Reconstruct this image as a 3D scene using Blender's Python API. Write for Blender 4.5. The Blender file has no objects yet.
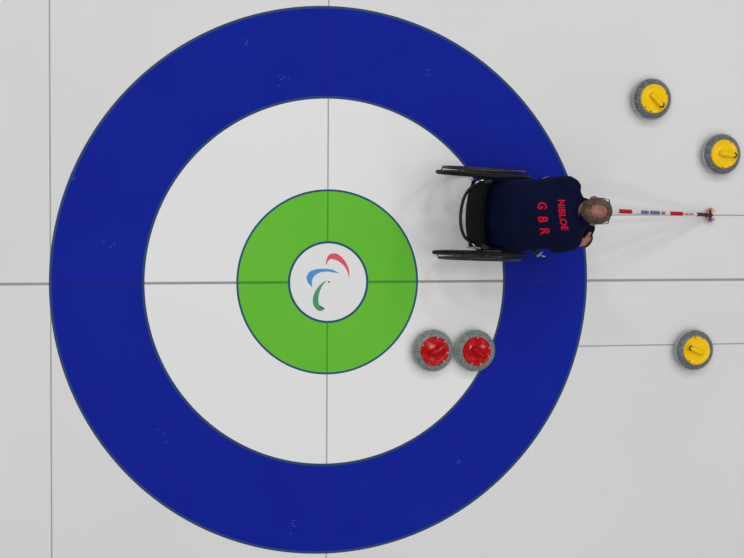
import bpy, bmesh, math, random
from mathutils import Vector, Matrix, Euler
from mathutils.bvhtree import BVHTree
from math import pi, sin, cos, radians as R_

S = bpy.context.scene
COL = S.collection
random.seed(7)

# ------------------------------------------------------------------ camera, world, lamps, exposure
cam_d = bpy.data.cameras.new('camera')
cam = bpy.data.objects.new('camera', cam_d); COL.objects.link(cam)
cam.location = (-2.1524, 0.5791, 10.5064)
cam.rotation_euler = (-0.0533, -0.2289, 0.0064)
cam_d.sensor_width = 36.0
cam_d.lens = 1609.2 / 744 * 36.0
cam_d.clip_end = 200
S.camera = cam

w = bpy.data.worlds.new('arena_air'); S.world = w; w.use_nodes = True
w.node_tree.nodes['Background'].inputs[0].default_value = (0.985, 0.985, 0.985, 1)
w.node_tree.nodes['Background'].inputs[1].default_value = 0.24

def lamp(name, loc, target, size, power):
    d = bpy.data.lights.new(name, 'AREA'); d.shape = 'RECTANGLE'
    d.size = size; d.size_y = size * 0.6; d.energy = power; d.color = (1.0, 1.0, 0.995)
    o = bpy.data.objects.new(name, d); COL.objects.link(o)
    o.location = loc
    o.rotation_euler = (Vector(target) - Vector(loc)).to_track_quat('-Z', 'Y').to_euler()
    return o
# arena floodlight banks hung round the sheet, above the camera gantry
for i, (x, y, p) in enumerate([(-5.0, 9.5, 480), (1.0, 10.5, 560), (7.0, 9.5, 520), (10.5, 0.5, 130),
                               (7.5, -7.0, 200), (-5.0, -8.0, 130), (-9.5, 1.0, 260)]):
    lamp('arena_light', (x, y, 12.5), (0.8, 0, 0), 2.0, p * 0.34)

# the broad grid of roof lights over the sheet
for ix in range(5):
    for iy in range(4):
        x, y = -6.9 + 3.6 * ix, -4.5 + 3.8 * iy
        lamp('roof_light', (x, y, 15.0), (x, y, 0), 1.3, 47 + 2 * ix)

S.view_settings.view_transform = 'Standard'
S.view_settings.look = 'None'
S.view_settings.exposure = 0.0
S.view_settings.gamma = 1.0
S.view_settings.use_curve_mapping = False

# ------------------------------------------------------------------ helpers
def lin(c):
    return tuple((v / 12.92 if v <= 0.04045 else ((v + 0.055) / 1.055) ** 2.4) for v in [x / 255 for x in c])

def mat(name, rgb, rough=0.5, metal=0.0, spec=0.5, noise=None, bump=None, coat=0.0):
    """noise = (scale, second sRGB colour, low, high); bump = (scale, strength)"""
    m = bpy.data.materials.new(name); m.use_nodes = True
    nt = m.node_tree; b = nt.nodes['Principled BSDF']
    b.inputs['Base Color'].default_value = (*lin(rgb), 1)
    b.inputs['Roughness'].default_value = rough
    b.inputs['Metallic'].default_value = metal
    b.inputs['Specular IOR Level'].default_value = spec
    b.inputs['Coat Weight'].default_value = coat; b.inputs['Coat Roughness'].default_value = 0.06
    tc = nt.nodes.new('ShaderNodeTexCoord')
    if noise:
        n = nt.nodes.new('ShaderNodeTexNoise'); n.inputs['Scale'].default_value = noise[0]
        n.inputs['Detail'].default_value = 5
        r = nt.nodes.new('ShaderNodeValToRGB')
        r.color_ramp.elements[0].position = noise[2]; r.color_ramp.elements[1].position = noise[3]
        r.color_ramp.elements[0].color = (*lin(rgb), 1); r.color_ramp.elements[1].color = (*lin(noise[1]), 1)
        nt.links.new(tc.outputs['Object'], n.inputs['Vector'])
        nt.links.new(n.outputs['Fac'], r.inputs['Fac']); nt.links.new(r.outputs['Color'], b.inputs['Base Color'])
    if bump:
        n2 = nt.nodes.new('ShaderNodeTexNoise'); n2.inputs['Scale'].default_value = bump[0]
        bp = nt.nodes.new('ShaderNodeBump'); bp.inputs['Strength'].default_value = bump[1]
        bp.inputs['Distance'].default_value = 0.01
        nt.links.new(tc.outputs['Object'], n2.inputs['Vector'])
        nt.links.new(n2.outputs['Fac'], bp.inputs['Height']); nt.links.new(bp.outputs['Normal'], b.inputs['Normal'])
    return m

def link(name, me, m=None, parent=None, smooth=True):
    o = bpy.data.objects.new(name, me); COL.objects.link(o)
    if m is not None and not me.materials: me.materials.append(m)
    if parent is not None: o.parent = parent
    if smooth:
        for p in me.polygons: p.use_smooth = True
    return o

def obj(name, bm, m, parent=None, smooth=True, sharp=None):
    bmesh.ops.recalc_face_normals(bm, faces=bm.faces)
    me = bpy.data.meshes.new(name); bm.to_mesh(me); bm.free()
    o = link(name, me, m, parent, smooth)
    if smooth and sharp: me.set_sharp_from_angle(angle=R_(sharp))
    return o

def tag(o, label=None, cat=None, group=None, kind=None):
    if label: o['label'] = label
    if cat: o['category'] = cat
    if group: o['group'] = group
    if kind: o['kind'] = kind
    return o

def empty(name, loc, rz=0.0):
    o = bpy.data.objects.new(name, None); COL.objects.link(o)
    o.location = loc; o.rotation_euler = (0, 0, rz); o.empty_display_size = 0.1
    return o

def lathe(bm, prof, n=64, M=None):
    rings = []
    for r, z in prof:
        if r < 1e-6: rings.append([bm.verts.new((0, 0, z))])
        else: rings.append([bm.verts.new((r * cos(2 * pi * k / n), r * sin(2 * pi * k / n), z)) for k in range(n)])
    for a, b in zip(rings, rings[1:]):
        for k in range(n):
            k2 = (k + 1) % n
            if len(a) == 1 and len(b) == 1: continue
            if len(a) == 1: bm.faces.new((a[0], b[k], b[k2]))
            elif len(b) == 1: bm.faces.new((a[k], a[k2], b[0]))
            else: bm.faces.new((a[k], a[k2], b[k2], b[k]))
    if M is not None: bmesh.ops.transform(bm, matrix=M, verts=[v for rg in rings for v in rg])

def frame_from(t, up=Vector((0, 0, 1))):
    t = t.normalized()
    a = up.cross(t)
    if a.length < 1e-4: a = Vector((0, 1, 0)).cross(t)
    a.normalize(); b = t.cross(a).normalized()
    return a, b

def loft(bm, st, n=20, side=None, caps=True):
    """st = [(centre, half-width, half-depth)]; width runs along `side`. Rounded ends when caps."""
    pts = [Vector(s[0]) for s in st]
    rings = []
    L = []
    for i, (c, wd, dp) in enumerate(st):
        t = (pts[min(i + 1, len(pts) - 1)] - pts[max(i - 1, 0)]).normalized()
        L.append((Vector(c), wd, dp, t))
    seq = []
    if caps:
        c, wd, dp, t = L[0]
        for a in (75, 50, 25): seq.append((c - t * min(wd, dp) * sin(R_(a)), wd * cos(R_(a)), dp * cos(R_(a)), t))
    seq += L
    if caps:
        c, wd, dp, t = L[-1]
        for a in (25, 50, 75): seq.append((c + t * min(wd, dp) * sin(R_(a)), wd * cos(R_(a)), dp * cos(R_(a)), t))
    for c, wd, dp, t in seq:
        if side is not None:
            a = (Vector(side) - t * t.dot(Vector(side))).normalized()
        else:
            a, _ = frame_from(t)
        b = t.cross(a).normalized()
        rings.append([bm.verts.new(c + a * wd * cos(2 * pi * k / n) + b * dp * sin(2 * pi * k / n)) for k in range(n)])
    for p, q in zip(rings, rings[1:]):
        for k in range(n): bm.faces.new((p[k], p[(k + 1) % n], q[(k + 1) % n], q[k]))
    bm.faces.new(list(reversed(rings[0]))); bm.faces.new(rings[-1])

def tube(bm, pts, r, n=10, caps=True, closed=False):
    pts = [Vector(p) for p in pts]; N = len(pts)
    rr = r if isinstance(r, (list, tuple)) else [r] * N
    a = None; rings = []
    for i, p in enumerate(pts):
        t = (pts[(i + 1) % N] - pts[i - 1]) if closed else (pts[min(i + 1, N - 1)] - pts[max(i - 1, 0)])
        t.normalize()
        if a is None: a, b = frame_from(t)
        else:
            a = (a - t * a.dot(t)).normalized(); b = t.cross(a)
        b = t.cross(a)
        rings.append([bm.verts.new(p + (a * cos(2 * pi * k / n) + b * sin(2 * pi * k / n)) * rr[i]) for k in range(n)])
    pairs = list(zip(rings, rings[1:])) + ([(rings[-1], rings[0])] if closed else [])
    for p, q in pairs:
        for k in range(n): bm.faces.new((p[k], p[(k + 1) % n], q[(k + 1) % n], q[k]))
    if caps and not closed:
        bm.faces.new(list(reversed(rings[0]))); bm.faces.new(rings[-1])

def smooth_path(pts, sub=6, closed=False):
    P = [Vector(p) for p in pts]; out = []; N = len(P)
    rng = range(N) if closed else range(N - 1)
    for i in rng:
        p0 = P[i - 1] if (closed or i > 0) else P[i] * 2 - P[i + 1]
        p1, p2 = P[i], P[(i + 1) % N]
        p3 = P[(i + 2) % N] if (closed or i + 2 < N) else p2 * 2 - p1
        for k in range(sub):
            t = k / sub
            out.append(0.5 * ((2 * p1) + (p2 - p0) * t + (2 * p0 - 5 * p1 + 4 * p2 - p3) * t * t + (-p0 + 3 * p1 - 3 * p2 + p3) * t ** 3))
    if not closed: out.append(P[-1])
    return out

def torus(bm, R, r, M=None, n=72, k=10, sq=1.0):
    rings = []
    for i in range(n):
        a = 2 * pi * i / n
        rings.append([bm.verts.new(((R + r * cos(2 * pi * j / k)) * cos(a), (R + r * cos(2 * pi * j / k)) * sin(a), r * sq * sin(2 * pi * j / k))) for j in range(k)])
    for i in range(n):
        p, q = rings[i], rings[(i + 1) % n]
        for j in range(k): bm.faces.new((p[j], q[j], q[(j + 1) % k], p[(j + 1) % k]))
    if M is not None: bmesh.ops.transform(bm, matrix=M, verts=[v for g in rings for v in g])

def box(bm, c, s, bev=0.0, M=None, seg=3):
    g = bmesh.ops.create_cube(bm, size=1.0); vs = g['verts']
    bmesh.ops.scale(bm, vec=s, verts=vs)
    if bev:
        es = list({e for v in vs for e in v.link_edges})
        r = bmesh.ops.bevel(bm, geom=es, offset=bev, segments=seg, affect='EDGES', profile=0.5)
        vs = list({v for f in r['faces'] for v in f.verts} | {v for v in vs if v.is_valid})
    bmesh.ops.translate(bm, vec=c, verts=vs)
    if M is not None: bmesh.ops.transform(bm, matrix=M, verts=vs)

def ell(bm, c, r, M=None, u=24, v=16):
    g = bmesh.ops.create_uvsphere(bm, u_segments=u, v_segments=v, radius=1.0)
    bmesh.ops.scale(bm, vec=r, verts=g['verts'])
    if M is not None: bmesh.ops.transform(bm, matrix=M, verts=g['verts'])
    bmesh.ops.translate(bm, vec=c, verts=g['verts'])

def sculpt(name, bm, voxel, m, parent=None, smooth=4, disp=None):
    """melt the overlapping solids of bm into one continuous skin"""
    bmesh.ops.recalc_face_normals(bm, faces=bm.faces)
    me = bpy.data.meshes.new(name); bm.to_mesh(me); bm.free()
    o = bpy.data.objects.new(name, me); COL.objects.link(o)
    md = o.modifiers.new('remesh', 'REMESH'); md.mode = 'VOXEL'; md.voxel_size = voxel; md.adaptivity = 0
    if smooth:
        ms = o.modifiers.new('smooth', 'SMOOTH'); ms.iterations = smooth; ms.factor = 0.6
    if disp:
        tx = bpy.data.textures.new(name + '_folds', 'CLOUDS'); tx.noise_scale = disp[0]; tx.noise_depth = 2
        dm = o.modifiers.new('folds', 'DISPLACE'); dm.texture = tx; dm.strength = disp[1]; dm.mid_level = 0.5
    dg = bpy.context.evaluated_depsgraph_get()
    ev = bpy.data.meshes.new_from_object(o.evaluated_get(dg))
    ev.name = name
    bpy.data.objects.remove(o); bpy.data.meshes.remove(me)
    return link(name, ev, m, parent)

# ------------------------------------------------------------------ materials
M_ = {}
M_['ice'] = mat('white_ice', (234, 234, 234), 0.35, spec=0.10, noise=(0.55, (228, 228, 228), 0.3, 0.7), bump=(60, 0.02))
M_['blue'] = mat('blue_ice_paint', (16, 34, 154), 0.35, spec=0.04, noise=(1.6, (19, 38, 160), 0.35, 0.7))
M_['green'] = mat('green_ice_paint', (102, 196, 50), 0.35, spec=0.10, noise=(2.0, (108, 199, 56), 0.35, 0.7))
M_['edge'] = mat('dark_blue_edge_line', (48, 72, 116), 0.35, spec=0.10)
M_['gedge'] = mat('teal_edge_line', (40, 84, 118), 0.35, spec=0.10)
M_['line'] = mat('grey_line', (160, 160, 160), 0.35, spec=0.10)
M_['thin'] = mat('thin_black_line', (168, 168, 168), 0.35, spec=0.10)
M_['bline'] = mat('line_seen_on_blue', (14, 24, 140), 0.35, spec=0.10)
M_['gline'] = mat('line_seen_on_green', (70, 150, 45), 0.35, spec=0.10)
M_['scuff'] = mat('pale_scuff', (58, 72, 176), 0.6)

# ------------------------------------------------------------------ the ice sheet
floor_bm = bmesh.new()
bmesh.ops.create_grid(floor_bm, x_segments=4, y_segments=4, size=1)
bmesh.ops.scale(floor_bm, vec=(12, 9, 1), verts=floor_bm.verts)
ice = obj('floor', floor_bm, M_['ice'], smooth=False); tag(ice, kind='structure')

def annulus(name, r0, r1, z, m, n=256, c=(0, 0)):
    bm = bmesh.new()
    a = [bm.verts.new((c[0] + r1 * cos(2 * pi * k / n), c[1] + r1 * sin(2 * pi * k / n), z)) for k in range(n)]
    if r0 > 0:
        b = [bm.verts.new((c[0] + r0 * cos(2 * pi * k / n), c[1] + r0 * sin(2 * pi * k / n), z)) for k in range(n)]
        for k in range(n): bm.faces.new((a[k], a[(k + 1) % n], b[(k + 1) % n], b[k]))
    else: bm.faces.new(a)
    return obj(name, bm, m, ice, smooth=False)
def strip(name, pts, wd, z, m, parent=None):
    bm = bmesh.new(); (x0, y0), (x1, y1) = pts
    d = Vector((x1 - x0, y1 - y0, 0)).normalized(); nrm = Vector((-d.y, d.x, 0)) * wd / 2
    vs = [bm.verts.new(Vector((x, y, z)) + s * nrm) for x, y, s in ((x0, y0, -1), (x1, y1, -1), (x1, y1, 1), (x0, y0, 1))]
    bm.faces.new(vs)
    return obj(name, bm, m, parent or ice, smooth=False)
Z = 0.0004
annulus('white_ring', 0.6, 1.23, 0.5 * Z, mat('white_paint', (241, 241, 241), 0.35, spec=0.1))
annulus('white_button', 0, 0.27, 0.5 * Z, mat('button_paint', (238, 238, 238), 0.35, spec=0.1))
blue_ring = annulus('blue_ring', 1.222, 1.826, Z, M_['blue'])
annulus('ring_edge_line', 1.812, 1.829, 2 * Z, M_['edge'])
annulus('ring_edge_line', 1.219, 1.236, 2 * Z, M_['edge'])
green_ring = annulus('green_ring', 0.268, 0.612, Z, M_['green'])
annulus('ring_edge_line', 0.605, 0.6185, 2 * Z, M_['gedge'])
annulus('ring_edge_line', 0.2585, 0.2735, 2 * Z, M_['gedge'])
# centre line, tee line, back line and the two thin wheelchair lines, laid in pieces where they cross paint
def hline(y, wd, spans):
    for a, b, m in spans: strip('centre_line', ((a, y), (b, y)), wd, 1.5 * Z, M_[m])
hline(0, 0.017, [(-6, -1.829, 'line'), (-1.826, -1.222, 'bline'), (-1.219, -0.6185, 'line'), (-0.612, -0.268, 'gline'),
                 (0.268, 0.612, 'gline'), (0.6185, 1.219, 'line'), (1.222, 1.826, 'bline'), (1.829, 8, 'line')])
for a, b, m in [(-6, -1.829, 'thin'), (-1.826, -1.222, 'bline'), (-1.219, -0.6185, 'thin'), (-0.612, -0.268, 'gline'),
                (0.268, 0.612, 'gline'), (0.6185, 1.219, 'thin'), (1.222, 1.826, 'bline'), (1.829, 6, 'thin')]:
    strip('tee_line', ((-0.006, a), (-0.006, b)), 0.009, 1.5 * Z, M_[m])
strip('back_line', ((-1.818, -6), (-1.818, 6)), 0.009, 0.5 * Z, M_['thin'])
for y in (-0.456, 0.455):
    strip('wheelchair_line', ((1.775, y), (8, y)), 0.009, 0.5 * Z, M_['thin'])
# the three crescents in the button
RED = [(-0.0177, 0.1101), (-0.0144, 0.1461), (0.0003, 0.1775), (0.0255, 0.1909), (0.0599, 0.1886), (0.0945, 0.1626), (0.1235, 0.1231), (0.1411, 0.078), (0.1437, 0.0159), (0.1331, 0.0611), (0.1121, 0.1006), (0.0832, 0.1289), (0.0544, 0.1459), (0.0199, 0.1538), (0.0005, 0.1438)]
BLUE = [(-0.1085, -0.0354), (-0.136, -0.0049), (-0.1475, 0.0288), (-0.134, 0.0624), (-0.0999, 0.0824), (-0.0485, 0.09), (0.0145, 0.0864), (0.049, 0.0727), (0.0744, 0.058), (0.0376, 0.0638), (-0.0026, 0.0707), (-0.0541, 0.0654), (-0.0906, 0.0453), (-0.1087, 0.0174), (-0.1109, -0.0107)]
GREEN = [(-0.0046, 0.0134), (-0.0423, -0.0055), (-0.0821, -0.0502), (-0.1036, -0.1006), (-0.1023, -0.1456), (-0.085, -0.1761), (-0.0529, -0.1933), (-0.0163, -0.1768), (-0.0358, -0.1766), (-0.0553, -0.1629), (-0.0669, -0.129), (-0.0648, -0.0897), (-0.0535, -0.0504), (-0.0308, -0.0112)]
def crescent(name, pts, tipa, tipb, m):
    P = [Vector((x, y, 1.5 * Z)) for x, y in pts]
    N = len(P)
    e1 = [P[(tipa + k) % N] for k in range((tipb - tipa) % N + 1)]
    e2 = [P[(tipb + k) % N] for k in range((tipa - tipb) % N + 1)]
    path = smooth_path(e1, 6)[:-1] + smooth_path(e2, 6)[:-1]
    bm = bmesh.new(); f = bm.faces.new([bm.verts.new(p) for p in path])
    bmesh.ops.triangulate(bm, faces=[f])
    return obj(name, bm, m, ice, smooth=False)
tag(crescent('crescent_mark', RED, 0, 8, mat('red_mark', (226, 58, 84), 0.3)), 'red crescent painted in the button')
tag(crescent('crescent_mark', BLUE, 0, 8, mat('blue_mark', (54, 140, 214), 0.3)), 'blue crescent painted in the button')
tag(crescent('crescent_mark', GREEN, 0, 7, mat('green_mark', (34, 150, 88), 0.3)), 'green crescent painted in the button')
annulus('centre_hole', 0, 0.006, 1.5 * Z, mat('pin_hole', (60, 60, 62), 0.7), n=16, c=(0.0046, 0.0009))
# a few pale scuffs on the blue paint
bm = bmesh.new()
for cx, cy, k in [(-0.298, 1.342, 5), (-0.564, 1.557, 3), (-1.662, 0.698, 5), (-1.45, 0.25, 3), (-0.2, -1.62, 4), (0.9, -1.25, 3), (-1.1, -1.0, 3), (0.7, 1.4, 3)]:
    for _ in range(k):
        x, y = cx + random.gauss(0, 0.025), cy + random.gauss(0, 0.025); a = random.uniform(0, pi); l = random.uniform(0.008, 0.022); t = 0.0025
        d = Vector((cos(a), sin(a), 0)); e = Vector((-sin(a), cos(a), 0)); c = Vector((x, y, 1.6 * Z))
        bm.faces.new([bm.verts.new(c + q) for q in (-d * l, e * t, d * l, -e * t)])
sc = obj('scuff_marks', bm, M_['scuff'], ice, smooth=False); tag(sc, kind='stuff')

# ------------------------------------------------------------------ curling stones
def granite(name, a, b, rough):
    m = bpy.data.materials.new(name); m.use_nodes = True; nt = m.node_tree; bs = nt.nodes['Principled BSDF']
    tc = nt.nodes.new('ShaderNodeTexCoord')
    v = nt.nodes.new('ShaderNodeTexVoronoi'); v.inputs['Scale'].default_value = 190
    n = nt.nodes.new('ShaderNodeTexNoise'); n.inputs['Scale'].default_value = 70; n.inputs['Detail'].default_value = 6
    mx = nt.nodes.new('ShaderNodeMath'); mx.operation = 'MULTIPLY_ADD'; mx.inputs[1].default_value = 0.55
    r = nt.nodes.new('ShaderNodeValToRGB')
    r.color_ramp.elements[0].position = 0.42; r.color_ramp.elements[1].position = 0.95
    r.color_ramp.elements[0].color = (*lin(a), 1); r.color_ramp.elements[1].color = (*lin(b), 1)
    nt.links.new(tc.outputs['Object'], v.inputs['Vector']); nt.links.new(tc.outputs['Object'], n.inputs['Vector'])
    nt.links.new(v.outputs['Color'], mx.inputs[0]); nt.links.new(n.outputs['Fac'], mx.inputs[2])
    nt.links.new(mx.outputs[0], r.inputs['Fac']); nt.links.new(r.outputs['Color'], bs.inputs['Base Color'])
    bs.inputs['Roughness'].default_value = rough
    return m
M_['gran_r'] = granite('green_grey_granite', (70, 80, 76), (150, 160, 153), 0.35)
M_['gran_y'] = granite('dark_grey_granite', (42, 44, 48), (128, 131, 135), 0.35)
M_['band'] = granite('pale_striking_band', (120, 124, 126), (190, 194, 196), 0.6)
M_['red'] = mat('red_gloss_plastic', (184, 0, 6), 0.1, spec=0.2)
M_['yel'] = mat('yellow_gloss_plastic', (255, 207, 0), 0.14, spec=0.2)
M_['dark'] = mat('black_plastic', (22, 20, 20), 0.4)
M_['pale_r'] = mat('pale_pink_dot', (240, 180, 180), 0.3)
M_['dark_y'] = mat('dark_brown_insert', (96, 66, 10), 0.4)

def make_stone(body_m, cap_m, dot_m, red, dots):
    root = empty('curling_stone', (0, 0, 0))
    bm = bmesh.new()
    prof = [(0, 0.004), (0.055, 0.004), (0.062, 0.0), (0.070, 0.002), (0.088, 0.008), (0.112, 0.018), (0.130, 0.030), (0.139, 0.040)]
    prof += [(0.1415, 0.0445), (0.1425, 0.057), (0.1415, 0.0695), (0.139, 0.075), (0.131, 0.086), (0.120, 0.096), (0.108, 0.104), (0.100, 0.108), (0.060, 0.110), (0, 0.110)]
    lathe(bm, prof, 72); obj('granite_body', bm, body_m, root, sharp=50)
    bm = bmesh.new()
    lathe(bm, [(0.1380, 0.0385), (0.1418, 0.043), (0.1434, 0.057), (0.1418, 0.071), (0.1380, 0.0765)], 72)
    b = obj('striking_band', bm, M_['band'], root); b['label'] = 'paler rough striking band round the stone'
    bm = bmesh.new()   # shallow dished cap with a raised lip
    lathe(bm, [(0.099, 0.104), (0.0995, 0.113), (0.097, 0.1175), (0.092, 0.119), (0.087, 0.1175), (0.083, 0.1155), (0.06, 0.118), (0.03, 0.1195), (0, 0.120)], 72)
    cap = obj('cap', bm, cap_m, root, sharp=60)
    for k, a in enumerate(dots):  # small raised dots along the cap lip, pale on red, dark on yellow
        bm = bmesh.new(); lathe(bm, [(0.0001, 0.0), (0.0052, 0.0), (0.0048, 0.0025), (0.0001, 0.003)], 14)
        d = obj('rim_dot', bm, dot_m, cap); d.location = (0.0915 * cos(a), 0.0915 * sin(a), 0.1175)
    bm = bmesh.new()   # gooseneck: rises behind the centre, bends and runs across as the grip
    path = smooth_path([(-0.040, 0, 0.117), (-0.039, 0, 0.126), (-0.032, 0, 0.135), (-0.016, 0, 0.141), (0.012, 0, 0.143), (0.042, 0, 0.143), (0.060, 0, 0.142)], 5)
    n = len(path)
    st = []
    for i, p in enumerate(path):
        t = i / (n - 1)
        st.append((p, 0.0155 + 0.0035 * sin(pi * t) + (0.004 if t < 0.15 else 0), 0.009 + 0.002 * sin(pi * t)))
    loft(bm, st, 16, side=(0, 1, 0)); h = obj('handle', bm, cap_m, root)
    bm = bmesh.new(); lathe(bm, [(0, 0.117), (0.024, 0.117), (0.024, 0.121), (0.018, 0.1245), (0, 0.1255)], 32)
    obj('centre_bolt_cover', bm, cap_m, cap)
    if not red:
        bm = bmesh.new()  # dark crescent modelled in place of the shade at the handle end
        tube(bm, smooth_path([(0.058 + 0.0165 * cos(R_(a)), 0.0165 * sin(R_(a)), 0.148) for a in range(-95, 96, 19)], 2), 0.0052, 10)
        e = obj('handle_end_shade', bm, M_['dark'], h); e['label'] = 'dark crescent standing in for shade at the handle end'
    return root
def copy_tree(o, parent=None):
    c = o.copy(); COL.objects.link(c); c.parent = parent
    for ch in [x for x in bpy.data.objects if x.parent == o]: copy_tree(ch, c)
    return c
rs = make_stone(M_['gran_r'], M_['red'], M_['pale_r'], True, [R_(a) for a in (50, 15, -35, -75, 125)])
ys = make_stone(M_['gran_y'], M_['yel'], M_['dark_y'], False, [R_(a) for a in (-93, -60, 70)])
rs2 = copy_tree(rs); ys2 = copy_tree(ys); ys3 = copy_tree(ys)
G = 'curling stones on the ice'
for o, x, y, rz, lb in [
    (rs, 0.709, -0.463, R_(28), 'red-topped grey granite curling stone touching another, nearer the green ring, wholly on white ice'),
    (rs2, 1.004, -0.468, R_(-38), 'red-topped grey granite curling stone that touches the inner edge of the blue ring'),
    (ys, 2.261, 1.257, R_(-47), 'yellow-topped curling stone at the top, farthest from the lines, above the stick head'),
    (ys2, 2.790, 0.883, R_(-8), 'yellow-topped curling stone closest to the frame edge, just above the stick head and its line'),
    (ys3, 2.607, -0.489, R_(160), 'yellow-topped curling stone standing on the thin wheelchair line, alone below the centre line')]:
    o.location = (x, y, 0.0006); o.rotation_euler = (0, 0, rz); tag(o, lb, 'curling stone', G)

# ------------------------------------------------------------------ wheelchair  (local x = forward)
M_['tyre'] = mat('black_rubber', (20, 19, 18), 0.6, spec=0.2, bump=(200, 0.2))
M_['rim'] = mat('dark_anodised_rim', (52, 50, 52), 0.35, metal=0.7)
M_['hrim'] = mat('worn_dark_handrim', (58, 52, 54), 0.4, metal=0.4)
M_['frame'] = mat('black_painted_frame', (9, 10, 10), 0.35, spec=0.3)
M_['cloth'] = mat('black_upholstery', (7, 9, 8), 0.9, spec=0.1, bump=(150, 0.3))
M_['steel'] = mat('bright_steel', (200, 202, 205), 0.25, metal=1.0)
M_['cyan'] = mat('pale_cyan_plastic', (120, 180, 196), 0.4)
M_['spoke'] = mat('dark_steel_spokes', (90, 92, 96), 0.3, metal=0.9)
wc = empty('wheelchair', (0.965, 0.461, 0.0006), R_(-2.2))
tag(wc, 'black wheelchair with spoked rear wheels standing across the blue ring, the athlete seated in it', 'wheelchair')
RW = 0.316
for s in (1, -1):
    # local wheel frame: axis along local z -> chair y; camber 3 degrees (top leans inward)
    Mx = Matrix.Translation((0, s * 0.262, RW)) @ Matrix.Rotation(R_(s * 3.0), 4, 'X') @ Matrix.Rotation(R_(90), 4, 'X')
    # Mx maps local z to -y of the chair; outboard sign
    out = -s
    bm = bmesh.new(); torus(bm, RW - 0.030, 0.0085, Mx, 96, 8, 1.1)
    wh = obj('rear_wheel', bm, M_['rim'], wc)
    bm = bmesh.new(); torus(bm, RW - 0.0125, 0.0125, Mx, 96, 12)
    obj('tyre', bm, M_['tyre'], wh)
    bm = bmesh.new(); torus(bm, 0.270, 0.0085, Mx @ Matrix.Translation((0, 0, out * 0.034)), 96, 10)
    hr = obj('handrim', bm, M_['hrim'], wh)
    for k in range(6):
        bm = bmesh.new(); a = 2 * pi * k / 6 + 0.2
        tube(bm, [Mx @ Vector((0.284 * cos(a), 0.284 * sin(a), out * 0.004)), Mx @ Vector((0.270 * cos(a), 0.270 * sin(a), out * 0.034))], 0.004, 6)
        obj('handrim_mount', bm, M_['rim'], wh)
    bm = bmesh.new()
    for k in range(24):
        a = 2 * pi * k / 24; b = a + (0.35 if k % 2 else -0.35); zz = 0.022 if k % 4 < 2 else -0.022
        tube(bm, [Mx @ Vector((0.02 * cos(b), 0.02 * sin(b), zz)), Mx @ Vector((0.283 * cos(a), 0.283 * sin(a), 0))], 0.0012, 5)
    obj('spokes', bm, M_['spoke'], wh)
    bm = bmesh.new(); lathe(bm, [(0, -0.034), (0.014, -0.034), (0.02, -0.026), (0.02, 0.026), (0.014, 0.034), (0, 0.034)], 20, Mx)
    obj('hub', bm, M_['rim'], wh)
    # castors
    cy = s * 0.20
    bm = bmesh.new(); torus(bm, 0.046, 0.014, Matrix.Translation((0.41, cy, 0.0605)) @ Matrix.Rotation(R_(90), 4, 'X'), 36, 10)
    lathe(bm, [(0, -0.012), (0.034, -0.012), (0.034, 0.012), (0, 0.012)], 24, Matrix.Translation((0.41, cy, 0.0605)) @ Matrix.Rotation(R_(90), 4, 'X'))
    cs = obj('castor_wheel', bm, M_['tyre'], wc)
    bm = bmesh.new()
    for q in (-1, 1):
        box(bm, (0.415, cy + q * 0.021, 0.095), (0.022, 0.005, 0.085), 0.002)
    box(bm, (0.42, cy, 0.138), (0.03, 0.047, 0.008), 0.002)
    tube(bm, [(0.42, cy, 0.14), (0.42, cy, 0.20)], 0.012, 12)
    obj('castor_fork', bm, M_['frame'], cs)
# frame
bm = bmesh.new()
for s in (1, -1):
    y = s * 0.205
    tube(bm, smooth_path([(-0.10, y, 0.39), (0.10, y, 0.40), (0.30, y, 0.42), (0.41, y * 0.98, 0.40), (0.47, y * 0.85, 0.28), (0.52, y * 0.62, 0.12), (0.55, y * 0.6, 0.085)], 5), 0.0135, 12)
    tube(bm, smooth_path([(-0.02, y, 0.31), (0.20, y, 0.22), (0.42, y * 0.98, 0.19)], 5), 0.0125, 12)
    tube(bm, [(-0.06, y, 0.39), (-0.01, y, 0.31)], 0.0125, 12)
    tube(bm, [(0.40, y, 0.19), (0.44, y * 0.93, 0.34)], 0.011, 12)
    # back posts
    tube(bm, smooth_path([(-0.02, y, 0.33), (-0.075, y, 0.42), (-0.085, y, 0.60), (-0.095, y, 0.775)], 5), 0.0125, 12)
    tube(bm, smooth_path([(-0.095, y, 0.765), (-0.10, y * 1.0, 0.795), (-0.13, y * 0.99, 0.80)], 4), 0.0135, 12)
tube(bm, [(0, -0.25, 0.318), (0, 0.25, 0.318)], 0.016, 14)
tube(bm, [(0.30, -0.205, 0.40), (0.30, 0.205, 0.40)], 0.011, 12)
tube(bm, [(-0.08, -0.205, 0.47), (-0.08, 0.205, 0.47)], 0.009, 12)
obj('frame', bm, M_['frame'], wc)
# curved rigidiser bar behind the backrest
bm = bmesh.new()
bar = smooth_path([(-0.06, 0.218, 0.60), (-0.105, 0.196, 0.60), (-0.165, 0.165, 0.60), (-0.208, 0.10, 0.60), (-0.226, 0.0, 0.60), (-0.218, -0.09, 0.60), (-0.188, -0.155, 0.60), (-0.125, -0.192, 0.60), (-0.07, -0.21, 0.60)], 7)
tube(bm, bar, 0.0105, 12)
b = obj('back_bar', bm, M_['frame'], wc); b['label'] = 'curved black tube behind the backrest'
# steel clamps where the bar meets the posts
for s in (1, -1):
    bm = bmesh.new()
    lathe(bm, [(0, -0.016), (0.019, -0.016), (0.021, -0.01), (0.021, 0.01), (0.019, 0.016), (0, 0.016)], 18, Matrix.Translation((-0.092, s * 0.205, 0.60)))
    tube(bm, [(-0.092, s * 0.205, 0.60), (-0.13, s * 0.205, 0.605), (-0.137, s * 0.19, 0.605)], 0.007, 8)
    obj('clamp', bm, M_['steel'], wc)
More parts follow.
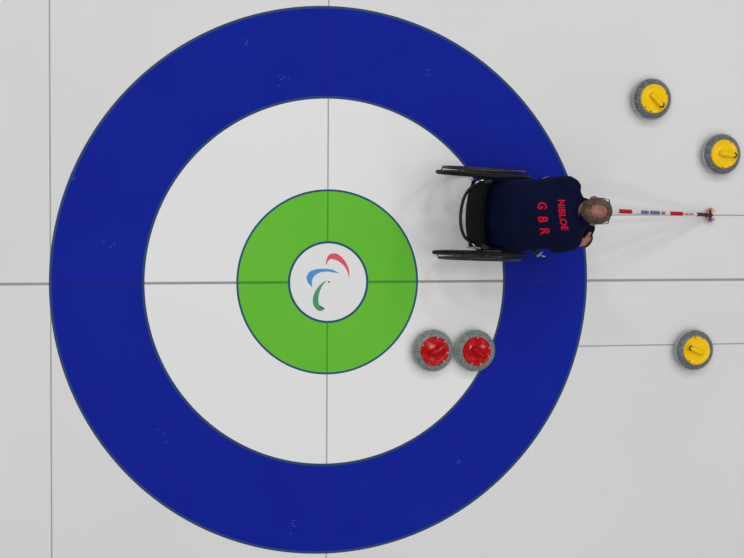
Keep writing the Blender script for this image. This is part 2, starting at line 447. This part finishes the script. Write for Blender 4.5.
# backrest: sagging sling, wraps the posts
bm = bmesh.new()
NZ, NY = 12, 20
def back_pt(u, v, off):
    y = (u - 0.5) * 0.425; z = 0.43 + 0.365 * v
    sag = 0.048 * (1 - (2 * u - 1) ** 2) ** 0.75 * (0.82 + 0.18 * sin(pi * v))
    x = -0.098 - sag - 0.012 * v
    return Vector((x + off, y, z + (0.006 * sin(pi * u) if v > 0.99 else 0)))
for off in (0.0,):
    A = [[bm.verts.new(back_pt(i / NY, j / NZ, -0.006)) for i in range(NY + 1)] for j in range(NZ + 1)]
    B = [[bm.verts.new(back_pt(i / NY, j / NZ, 0.018)) for i in range(NY + 1)] for j in range(NZ + 1)]
    for j in range(NZ):
        for i in range(NY):
            bm.faces.new((A[j][i], A[j][i + 1], A[j + 1][i + 1], A[j + 1][i]))
            bm.faces.new((B[j][i], B[j + 1][i], B[j + 1][i + 1], B[j][i + 1]))
    for i in range(NY):
        bm.faces.new((A[0][i], B[0][i], B[0][i + 1], A[0][i + 1])); bm.faces.new((A[NZ][i], A[NZ][i + 1], B[NZ][i + 1], B[NZ][i]))
    for j in range(NZ):
        bm.faces.new((A[j][0], A[j + 1][0], B[j + 1][0], B[j][0])); bm.faces.new((A[j][NY], B[j][NY], B[j + 1][NY], A[j + 1][NY]))
bk = obj('backrest', bm, M_['cloth'], wc, sharp=50)
bm = bmesh.new(); box(bm, (0.12, 0, 0.415), (0.42, 0.39, 0.055), 0.02)
obj('seat_cushion', bm, M_['cloth'], wc)
for s in (1, -1):
    bm = bmesh.new()
    pts = smooth_path([(-0.10, 0, 0.39), (0.26, 0, 0.40), (0.24, 0, 0.50), (0.10, 0, 0.615), (-0.02, 0, 0.60), (-0.10, 0, 0.50)], 5, closed=True)
    f1 = [bm.verts.new((p.x, s * 0.2215, p.z)) for p in pts]; f2 = [bm.verts.new((p.x, s * 0.2245, p.z)) for p in pts]
    bm.faces.new(f1); bm.faces.new(list(reversed(f2)))
    for k in range(len(pts)): bm.faces.new((f1[k], f2[k], f2[(k + 1) % len(pts)], f1[(k + 1) % len(pts)]))
    sg = obj('side_guard', bm, M_['frame'], wc, smooth=False)
    bm = bmesh.new(); tube(bm, smooth_path([(-0.09, s * 0.221, 0.53), (-0.01, s * 0.221, 0.605), (0.10, s * 0.221, 0.618), (0.22, s * 0.221, 0.53), (0.27, s * 0.221, 0.42)], 5), 0.011, 10)
    obj('guard_edge', bm, M_['cloth'], sg)
    bm = bmesh.new()
    box(bm, (0.335, s * 0.232, 0.425), (0.03, 0.03, 0.035), 0.006)
    lv = obj('brake', bm, M_['frame'], wc)
    bm = bmesh.new(); tube(bm, [(0.34, s * 0.243, 0.43), (0.385, s * 0.258, 0.51)], 0.006, 10)
    a = obj('brake_lever', bm, M_['steel'], lv)
bm = bmesh.new(); tube(bm, [(0.335, -0.262, 0.50), (0.368, -0.228, 0.51)], [0.0085, 0.0065], 12)
a = obj('lever_grip', bm, M_['cyan'], lv); a['label'] = 'pale cyan grip'
bm = bmesh.new(); box(bm, (0.60, 0, 0.075), (0.14, 0.26, 0.010), 0.004)
tube(bm, [(0.55, -0.125, 0.085), (0.55, 0.125, 0.085)], 0.012, 12)
obj('footplate', bm, M_['frame'], wc)

# ------------------------------------------------------------------ the athlete
M_['skin'] = mat('skin', (176, 124, 107), 0.5, spec=0.3, noise=(22, (150, 94, 85), 0.4, 0.62))
M_['navy'] = mat('navy_jersey', (11, 17, 47), 0.9, spec=0.08, noise=(3, (13, 20, 53), 0.4, 0.7), bump=(220, 0.15))
M_['trs'] = mat('navy_trousers', (10, 13, 36), 0.9, spec=0.1, bump=(180, 0.2))
M_['shoe'] = mat('dark_shoe_leather', (30, 30, 34), 0.5)
M_['hair'] = mat('grey_brown_hair', (94, 72, 60), 0.85, spec=0.15, noise=(26, (114, 103, 85), 0.4, 0.65), bump=(300, 0.6))
M_['glass'] = mat('black_spectacle_frame', (20, 20, 22), 0.3)
M_['letter'] = mat('red_lettering', (206, 16, 44), 0.7, spec=0.1)
M_['sole'] = mat('white_rubber_sole', (200, 200, 200), 0.6)

man = empty('person', (0.972, 0.461, 0.0006))
tag(man, 'person in navy jersey with red lettering, leaning forward in the wheelchair, holding a stick', 'person')
O0 = Vector((0.972, 0.461, 0.0006))
def off(o):      # world-built meshes hung on the person without moving them
    o.matrix_parent_inverse = Matrix.Translation(-O0); return o

TORSO = [((0.985, 0.46, 0.475), .165, .10), ((1.02, 0.46, 0.545), .180, .115), ((1.12, 0.463, 0.665), .178, .120),
         ((1.25, 0.468, 0.795), .188, .120), ((1.365, 0.472, 0.890), .180, .105), ((1.425, 0.477, 0.925), .120, .075), ((1.445, 0.48, 0.945), .07, .06)]
HEADC = Vector((1.480, 0.492, 1.035))
HM = Matrix.Translation(HEADC) @ Matrix.Rotation(R_(-2), 4, 'Z') @ Matrix.Rotation(R_(14), 4, 'Y')
SH_L, EL_L, WR_L = Vector((1.357, 0.638, 0.905)), Vector((1.29, 0.642, 0.665)), Vector((1.520, 0.548, 0.701))
SH_R, EL_R, WR_R = Vector((1.375, 0.315, 0.895)), Vector((1.36, 0.268, 0.655)), Vector((1.545, 0.288, 0.640))

def hand(bm, wrist, f, n, thumb_side, curl=(50, 60, 35), sc=1.0):
    """palm, four fingers of unequal length bent at their joints, and a thumb leaving the side of the palm"""
    f = Vector(f).normalized(); n = Vector(n); n = (n - f * n.dot(f)).normalized()
    s = f.cross(n) * thumb_side
    loft(bm, [(wrist - f * 0.01, .026 * sc, .019 * sc), (wrist + f * .03 * sc, .036 * sc, .017 * sc), (wrist + f * .07 * sc, .041 * sc, .015 * sc), (wrist + f * .088 * sc, .038 * sc, .012 * sc)], 16, side=s)
    for k, (o_, L) in enumerate([(0.030, 0.90), (0.010, 1.0), (-0.010, 0.94), (-0.030, 0.76)]):
        p = wrist + f * 0.088 * sc + s * o_ * sc; pts = [p - f * 0.02 * sc, p]; a = 0
        for seg, c in zip((0.044, 0.027, 0.021), curl):
            a += R_(c * (1 + 0.06 * k)); p = p + (f * cos(a) + n * sin(a)) * seg * L * sc; pts.append(p)
        tube(bm, smooth_path(pts, 3), [0.0095 * sc * (1 - 0.02 * i) for i in range(3 * 4 + 1)], 10)
        ell(bm, pts[-1], (0.0072 * sc,) * 3, u=10, v=8)
    p = wrist + f * 0.025 * sc + s * 0.028 * sc
    d1 = (f * 0.65 + s * 0.65 + n * 0.35).normalized(); d2 = (f * 0.75 + s * 0.05 + n * 0.7).normalized()
    q = p + d1 * 0.042 * sc; r = q + (d1 * 0.3 + d2).normalized() * 0.032 * sc; t = r + d2 * 0.022 * sc
    tube(bm, smooth_path([p - d1 * 0.01, q, r, t], 3), [0.0135 * sc, 0.013 * sc, 0.0125 * sc, 0.012 * sc, 0.0115 * sc, 0.011 * sc, 0.0105 * sc, 0.010 * sc, 0.0095 * sc, 0.0085 * sc], 10)

def arm(bm, S_, E_, W_, r, upto=1.0):
    loft(bm, [(S_, r[0], r[0]), (S_.lerp(E_, 0.5), r[1], r[1]), (E_, r[2], r[2])], 16)
    if upto > 0: loft(bm, [(E_, r[2], r[2]), (E_.lerp(W_, 0.3), r[2] * 1.03, r[2] * 1.03), (E_.lerp(W_, 0.98), r[3] * 1.1, r[3] * 0.85)], 16)

LEGS = [(Vector((1.04, 0.37, 0.515)), Vector((1.590, 0.378, 0.575)), Vector((1.545, 0.395, 0.165))),
        (Vector((1.04, 0.552, 0.515)), Vector((1.515, 0.560, 0.555)), Vector((1.535, 0.535, 0.165)))]
STICK_A = Vector((1.505, 0.4967, 0.6728)); STICK_T = Vector((2.680, 0.4589, 0.0535))
SD = (STICK_T - STICK_A).normalized()

bm = bmesh.new()
loft(bm, [(c, a - .004, b - .004) for c, a, b in TORSO], 28, side=(0, 1, 0))
ell(bm, SH_L, (.064, .062, .064)); ell(bm, SH_R, (.064, .062, .064))
arm(bm, SH_L, EL_L, WR_L, (.054, .049, .041, .027)); arm(bm, SH_R, EL_R, WR_R, (.054, .049, .041, .027))
for H, K, A in LEGS:
    loft(bm, [(H, .080, .080), (H.lerp(K, .5), .070, .068), (K, .054, .054)], 18)
    loft(bm, [(K, .054, .054), (K.lerp(A, .3), .052, .054), (A, .034, .034), (A - Vector((0, 0, .03)), .034, .036)], 18)
    loft(bm, [(A + Vector((-0.02, 0, -.045)), .033, .030), (A + Vector((.09, 0, -.055)), .040, .022), (A + Vector((.16, 0, -.06)), .036, .015)], 16, side=(0, 1, 0))
# neck and head
loft(bm, [(Vector((1.395, 0.477, 0.93)), .062, .062), (Vector((1.445, 0.482, 0.975)), .056, .058), (HM @ Vector((-0.02, 0, -0.05)), .055, .060)], 20, side=(0, 1, 0))
rot = HM.to_3x3().to_4x4()
def hell(c, r, extra=None): ell(bm, HM @ Vector(c), r, rot if extra is None else rot @ extra)
hell((0, 0, 0.022), (.096, .076, .090)); hell((.028, 0, -.048), (.064, .058, .066)); hell((.066, 0, -.088), (.026, .028, .022))
hell((.080, 0, .015), (.018, .052, .012)); hell((-.035, 0, -.02), (.062, .064, .06))
loft(bm, [(HM @ Vector((.088, 0, .008)), .009, .009), (HM @ Vector((.104, 0, -.020)), .013, .012), (HM @ Vector((.100, 0, -.034)), .015, .010)], 12, side=(0, 1, 0))
hell((.088, 0, -.058), (.010, .024, .006)); hell((.086, 0, -.068), (.010, .021, .006))
for s in (1, -1):
    hell((-.004, s * .083, -.010), (.019, .009, .031), Matrix.Rotation(R_(s * 22), 4, 'Z')); hell((.058, s * .046, -.022), (.022, .018, .020))
hand(bm, WR_L, (0.08, -1, -0.04), (-0.42, -0.03, -0.9), -1, (62, 78, 48))
hand(bm, WR_R, (0.72, 0.0, -0.52), (0.0, 0.55, -0.8), 1, (40, 52, 30))
body = off(sculpt('body', bm, 0.0048, M_['skin'], man, smooth=3))
for s in (1, -1):
    bm = bmesh.new(); ell(bm, HM @ Vector((.082, s * .031, -.002)), (.0115,) * 3, u=16, v=12); ey = off(obj('eye', bm, mat('eye_white', (225, 222, 216), 0.2), man)); bm = bmesh.new(); ell(bm, HM @ Vector((.0908, s * .0305, -.005)), (.0042,) * 3, u=12, v=8); obj('iris', bm, M_['glass'], ey)

# jersey: torso and short sleeves melted into one cloth surface with soft folds
bm = bmesh.new()
JT = [((0.985, 0.458, 0.50), .214, .125), ((1.02, 0.458, 0.565), .226, .132), ((1.12, 0.462, 0.675), .226, .136), ((1.25, 0.467, 0.795), .222, .136),
      ((1.345, 0.472, 0.885), .218, .118), ((1.412, 0.478, 0.932), .180, .088), ((1.440, 0.482, 0.957), .095, .072)]
loft(bm, JT, 32, side=(0, 1, 0))
for Sx, Ex in ((SH_L, EL_L), (SH_R, EL_R)):
    ell(bm, Sx, (.078, .070, .076))
    d = (Ex - Sx)
    loft(bm, [(Sx, .076, .076), (Sx + d * .55, .068, .068), (Sx + d * .93, .066, .066)], 18, caps=False)
bmx = bmesh.new()
shirt = off(sculpt('jersey', bm, 0.0065, M_['navy'], man, smooth=7, disp=(0.09, 0.012)))
bm = bmesh.new()
torus(bm, 0.066, 0.012, Matrix.Translation((1.440, 0.484, 0.993)) @ Matrix.Rotation(R_(48), 4, 'Y'), 40, 10, 1.3)
obj('collar', bm, M_['navy'], shirt)
# trousers
bm = bmesh.new()
loft(bm, [((0.975, 0.46, 0.475), .180, .105), ((1.02, 0.46, 0.55), .190, .118), ((1.06, 0.46, 0.60), .185, .115)], 28, side=(0, 1, 0))
for H, K, A in LEGS:
    loft(bm, [(H, .090, .086), (H.lerp(K, .5), .083, .080), (K, .070, .068)], 20)
    loft(bm, [(K, .070, .068), (K.lerp(A, .35), .066, .068), (K.lerp(A, .97), .058, .060)], 20)
off(sculpt('trousers', bm, 0.0075, M_['trs'], man, smooth=6, disp=(0.07, 0.010)))
for H, K, A in LEGS:
    bm = bmesh.new()
    z0 = 0.095 + 0.012
    loft(bm, [((A.x - 0.05, A.y, z0 + .03), .038, .034), ((A.x + .02, A.y, z0 + .032), .041, .038), ((A.x + .10, A.y, z0 + .022), .047, .028), ((A.x + .17, A.y, z0 + .016), .042, .020)], 20, side=(0, 1, 0))
    loft(bm, [((A.x - 0.025, A.y, z0 + .04), .042, .042), ((A.x - 0.015, A.y, z0 + .09), .042, .044)], 20)
    sh = off(sculpt('shoe', bm, 0.005, M_['shoe'], man, smooth=4))
    bm = bmesh.new()
    loft(bm, [((A.x - 0.05, A.y, z0 - .002), .030, .007), ((A.x + .02, A.y, z0 - .002), .036, .007), ((A.x + .11, A.y, z0 - .002), .043, .007), ((A.x + .168, A.y, z0 - .002), .034, .007)], 20, side=(0, 1, 0))
    obj('sole', bm, M_['sole'], sh)

# hair: a short cropped cap, thin on the crown
bm = bmesh.new()
hb = bmesh.new()
bmesh.ops.create_uvsphere(hb, u_segments=72, v_segments=48, radius=1.0)
for v in hb.verts:
    v.co = Vector((v.co.x * .0985, v.co.y * .0785, v.co.z * .0922)) + Vector((0, 0, .022))
    v.co += v.normal * random.uniform(-.0008, .0016)
def in_hair(p):
    d = ((p.x + 0.030) / .054) ** 2 + (p.y / .044) ** 2       # bare crown
    if p.z > .03 and d < 1 + 0.18 * sin(17 * math.atan2(p.y, p.x)): return False
    if p.x > 0.0: return p.z > -0.005 + 1.05 * p.x + (0.012 if abs(p.y) < .05 else 0)
    return p.z > -0.066
dead = [f for f in hb.faces if not in_hair(f.calc_center_median())]
bmesh.ops.delete(hb, geom=dead, context='FACES')
r = bmesh.ops.solidify(hb, geom=hb.faces[:], thickness=-0.003)
# back of the head below the skull curve
bmesh.ops.transform(hb, matrix=HM, verts=hb.verts)
for _ in range(2600):
    th = random.uniform(0, 2 * pi); ph = math.acos(random.uniform(-0.85, 1))
    p = Vector((.0985 * sin(ph) * cos(th), .0785 * sin(ph) * sin(th), .0925 * cos(ph) + .022))
    if not in_hair(p) and not (p.z > .06 and random.random() < 0.45): continue
    nrm = Vector((p.x / .0097, p.y / .0062, (p.z - .022) / .0086)).normalized()
    tang = Vector((1 if p.x > 0.03 else -0.6, 0, -0.8)); tang = (tang - nrm * tang.dot(nrm)).normalized()
    sd = nrm.cross(tang) * 0.0007
    tip = p + (tang * 0.010 + nrm * 0.0045) * random.uniform(.7, 1.2)
    hb.faces.new([hb.verts.new(HM @ q) for q in (p - sd, p + sd, tip)])
me = bpy.data.meshes.new('hair'); hb.to_mesh(me); hb.free()
hair = off(link('hair', me, M_['hair'], man))
# spectacles
bm = bmesh.new()
for s in (1, -1):
    rim = [HM @ Vector((.109 - .10 * (s * .034 + .024 * cos(a)) ** 2 * 30 * .1, s * .034 + .024 * cos(a), -.003 + .018 * sin(a))) for a in [2 * pi * k / 20 for k in range(20)]]
    tube(bm, rim, 0.0024, 8, closed=True)
    tube(bm, [HM @ Vector(q) for q in ((.106, s * .057, .004), (.100, s * .074, .006), (.06, s * .080, .006), (.0, s * .083, .004), (-.018, s * .083, -.012))], 0.0026, 8)
    tube(bm, [HM @ Vector((.106, s * .058, .004)), HM @ Vector((.104, s * .073, .006))], 0.004, 8)
tube(bm, [HM @ Vector((.110, -.012, .002)), HM @ Vector((.113, 0, .005)), HM @ Vector((.110, .012, .002))], 0.0022, 8)
off(obj('spectacles', bm, M_['glass'], man))

# lettering draped on the back of the jersey
def drape(text, name, centre, up, right, size_h, track, bold, slant=0.0, squeeze=1.0):
    bpy.context.view_layer.update()
    me_s = shirt.data
    tree = BVHTree.FromPolygons([shirt.matrix_world @ v.co for v in me_s.vertices], [tuple(p.vertices) for p in me_s.polygons])
    cu = bpy.data.curves.new('t', 'FONT'); cu.body = text; cu.size = 1.0; cu.space_character = track; cu.offset = bold; cu.resolution_u = 4
    o = bpy.data.objects.new('t', cu); COL.objects.link(o)
    m = bpy.data.meshes.new_from_object(o.evaluated_get(bpy.context.evaluated_depsgraph_get()))
    bpy.data.objects.remove(o)
    bm = bmesh.new(); bm.from_mesh(m); bpy.data.meshes.remove(m)
    xs = [v.co.x for v in bm.verts]; ys = [v.co.y for v in bm.verts]
    cx, cy, h = (min(xs) + max(xs)) / 2, (min(ys) + max(ys)) / 2, max(ys) - min(ys)
    k = size_h / h
    for v in bm.verts: v.co = Vector(((v.co.x - cx) * k * squeeze, (v.co.y - cy) * k, 0))
    bmesh.ops.triangulate(bm, faces=bm.faces[:])
    for _ in range(4):
        es = [e for e in bm.edges if e.calc_length() > 0.007]
        if not es: break
        bmesh.ops.subdivide_edges(bm, edges=es, cuts=1); bmesh.ops.triangulate(bm, faces=bm.faces[:])
    up = Vector(up).normalized(); right = Vector(right); right = (right - up * right.dot(up)).normalized(); nrm = right.cross(up)
    for v in bm.verts:
        p = Vector(centre) + right * v.co.x + up * (v.co.y + slant * v.co.x)
        hit, hn, _, _ = tree.ray_cast(p + nrm * 0.4, -nrm)
        v.co = (hit + hn * 0.0022) if hit else p
    return obj(name, bm, M_['letter'], shirt)
BU = (0.72, 0, 0.69)        # up the back
drape('NIBLOE', 'name_lettering', (1.302, 0.464, 0.968), BU, (0.0, -1, 0.0), 0.039, 1.02, 0.026, slant=0.13, squeeze=1.07)
for ch, dx in (('G', -0.078), ('B', 0.009), ('R', 0.085)):
    drape(ch, 'team_letter', (1.214 + 0.08 * dx * 0.72, 0.444 - dx, 0.882 + 0.08 * dx * 0.69), BU, (0.0, -1, 0.0), 0.062, 1.0, 0.03, slant=0.10, squeeze=0.82)
# black strap round the free hand
fR = Vector((0.72, 0.0, -0.52)).normalized(); nR = Vector((0, .55, -.8)); nR = (nR - fR * nR.dot(fR)).normalized(); sR = fR.cross(nR)
bm = bmesh.new()
pc = WR_R + fR * 0.075
tube(bm, [pc + sR * (.043 * cos(a)) + nR * (.0175 * sin(a)) for a in [2 * pi * k / 28 for k in range(28)]], 0.0075, 8, closed=True)
s_ = off(obj('hand_strap', bm, M_['dark'], man)); s_['label'] = 'black strap round the hand'

# ------------------------------------------------------------------ delivery stick
M_['white'] = mat('white_lacquer', (232, 224, 226), 0.35)
M_['pred'] = mat('red_sticker', (190, 16, 44), 0.45, spec=0.2)
M_['pblue'] = mat('blue_sticker', (62, 70, 150), 0.4)
M_['pgrey'] = mat('grey_sticker', (120, 124, 118), 0.5)
M_['pink'] = mat('lilac_plastic', (176, 130, 158), 0.4)
M_['dred'] = mat('dark_maroon_plastic', (70, 18, 34), 0.4)
M_['orange'] = mat('yellow_pad', (244, 178, 60), 0.5)
st = empty('delivery_stick', STICK_T)
tag(st, 'red and white curling delivery stick reaching over the ice from the athlete', 'delivery stick')
def so(o): o.matrix_parent_inverse = Matrix.Translation(-STICK_T); return o
LEN = (STICK_T - STICK_A).length
def rad(t): return 0.0155 - 0.0035 * t
def at_x(x): return (x - STICK_A.x) / (STICK_T.x - STICK_A.x)
def seg(bm, x0, x1, add, n=20):
    t0, t1 = at_x(x0), at_x(x1)
    tube(bm, [STICK_A.lerp(STICK_T, t0), STICK_A.lerp(STICK_T, t1)], [rad(t0) + add, rad(t1) + add], n)
bm = bmesh.new(); seg(bm, STICK_A.x, 2.60, 0); pole = so(obj('pole', bm, M_['white'], st, sharp=40))
for x0, x1 in ((1.852, 1.970), (2.325, 2.450)):
    bm = bmesh.new(); seg(bm, x0, x1, 0.0006); obj('red_band', bm, M_['pred'], pole, sharp=40)
def wrap(bm, x0, x1, a0, a1, add):
    t0, t1 = at_x(x0), at_x(x1); a, b = frame_from(SD)
    P = []
    for t in (t0, t1):
        c = STICK_A.lerp(STICK_T, t); r = rad(t) + add
        P.append([bm.verts.new(c + (a * cos(an) + b * sin(an)) * r) for an in [a0 + (a1 - a0) * k / 8 for k in range(9)]])
    for k in range(8): bm.faces.new((P[0][k], P[0][k + 1], P[1][k + 1], P[1][k]))
bm = bmesh.new()
x = 2.052
for wdt in (0.016, 0.014, 0.016, 0.012, None, 0.016, 0.014, 0.016, 0.014, 0.016):
    if wdt is None: x += 0.010; continue
    wrap(bm, x, x + wdt, R_(35), R_(145), 0.001); x += wdt + 0.0035
obj('blue_lettering', bm, M_['pblue'], pole)
bm = bmesh.new(); wrap(bm, 2.241, 2.277, R_(45), R_(135), 0.001); obj('grey_emblem', bm, M_['pgrey'], pole)
bm = bmesh.new(); x = 2.462
for wdt in (0.010, 0.014, 0.008, 0.014, 0.010):
    wrap(bm, x, x + wdt, R_(60), R_(120), 0.001); x += wdt + 0.008
obj('small_red_lettering', bm, M_['pred'], pole)
bm = bmesh.new(); seg(bm, 2.588, 2.69, 0.001); so(obj('ferrule', bm, M_['dred'], st, sharp=40))
# head: a split collar that grips a stone's handle
hc = Vector((2.726, 0.457, 0.034))
bm = bmesh.new()
tube(bm, smooth_path([hc + Vector((0.030 * cos(R_(a)) + 0.006, 0.040 * sin(R_(a)), 0.004 * cos(R_(a * 2)))) for a in range(75, 286, 15)], 2), 0.011, 12)
hd = so(obj('stick_head', bm, M_['pink'], st))
bm = bmesh.new()
box(bm, hc + Vector((-0.006, 0, 0.004)), (0.022, 0.076, 0.022), 0.007)
tube(bm, [hc + Vector((-.04, 0, .018)), hc + Vector((.010, 0, .002))], 0.014, 12)
obj('clamp_block', bm, M_['dred'], hd)
for s in (1, -1):
    bm = bmesh.new(); box(bm, hc + Vector((0.015, s * 0.030, 0.006)), (0.026, 0.022, 0.026), 0.006)
    obj('grip_pad', bm, M_['orange'] if s > 0 else M_['pink'], hd)
bm = bmesh.new(); tube(bm, [STICK_A, STICK_A.lerp(STICK_T, 0.10)], 0.0175, 16); so(obj('end_grip', bm, M_['dark'], st))
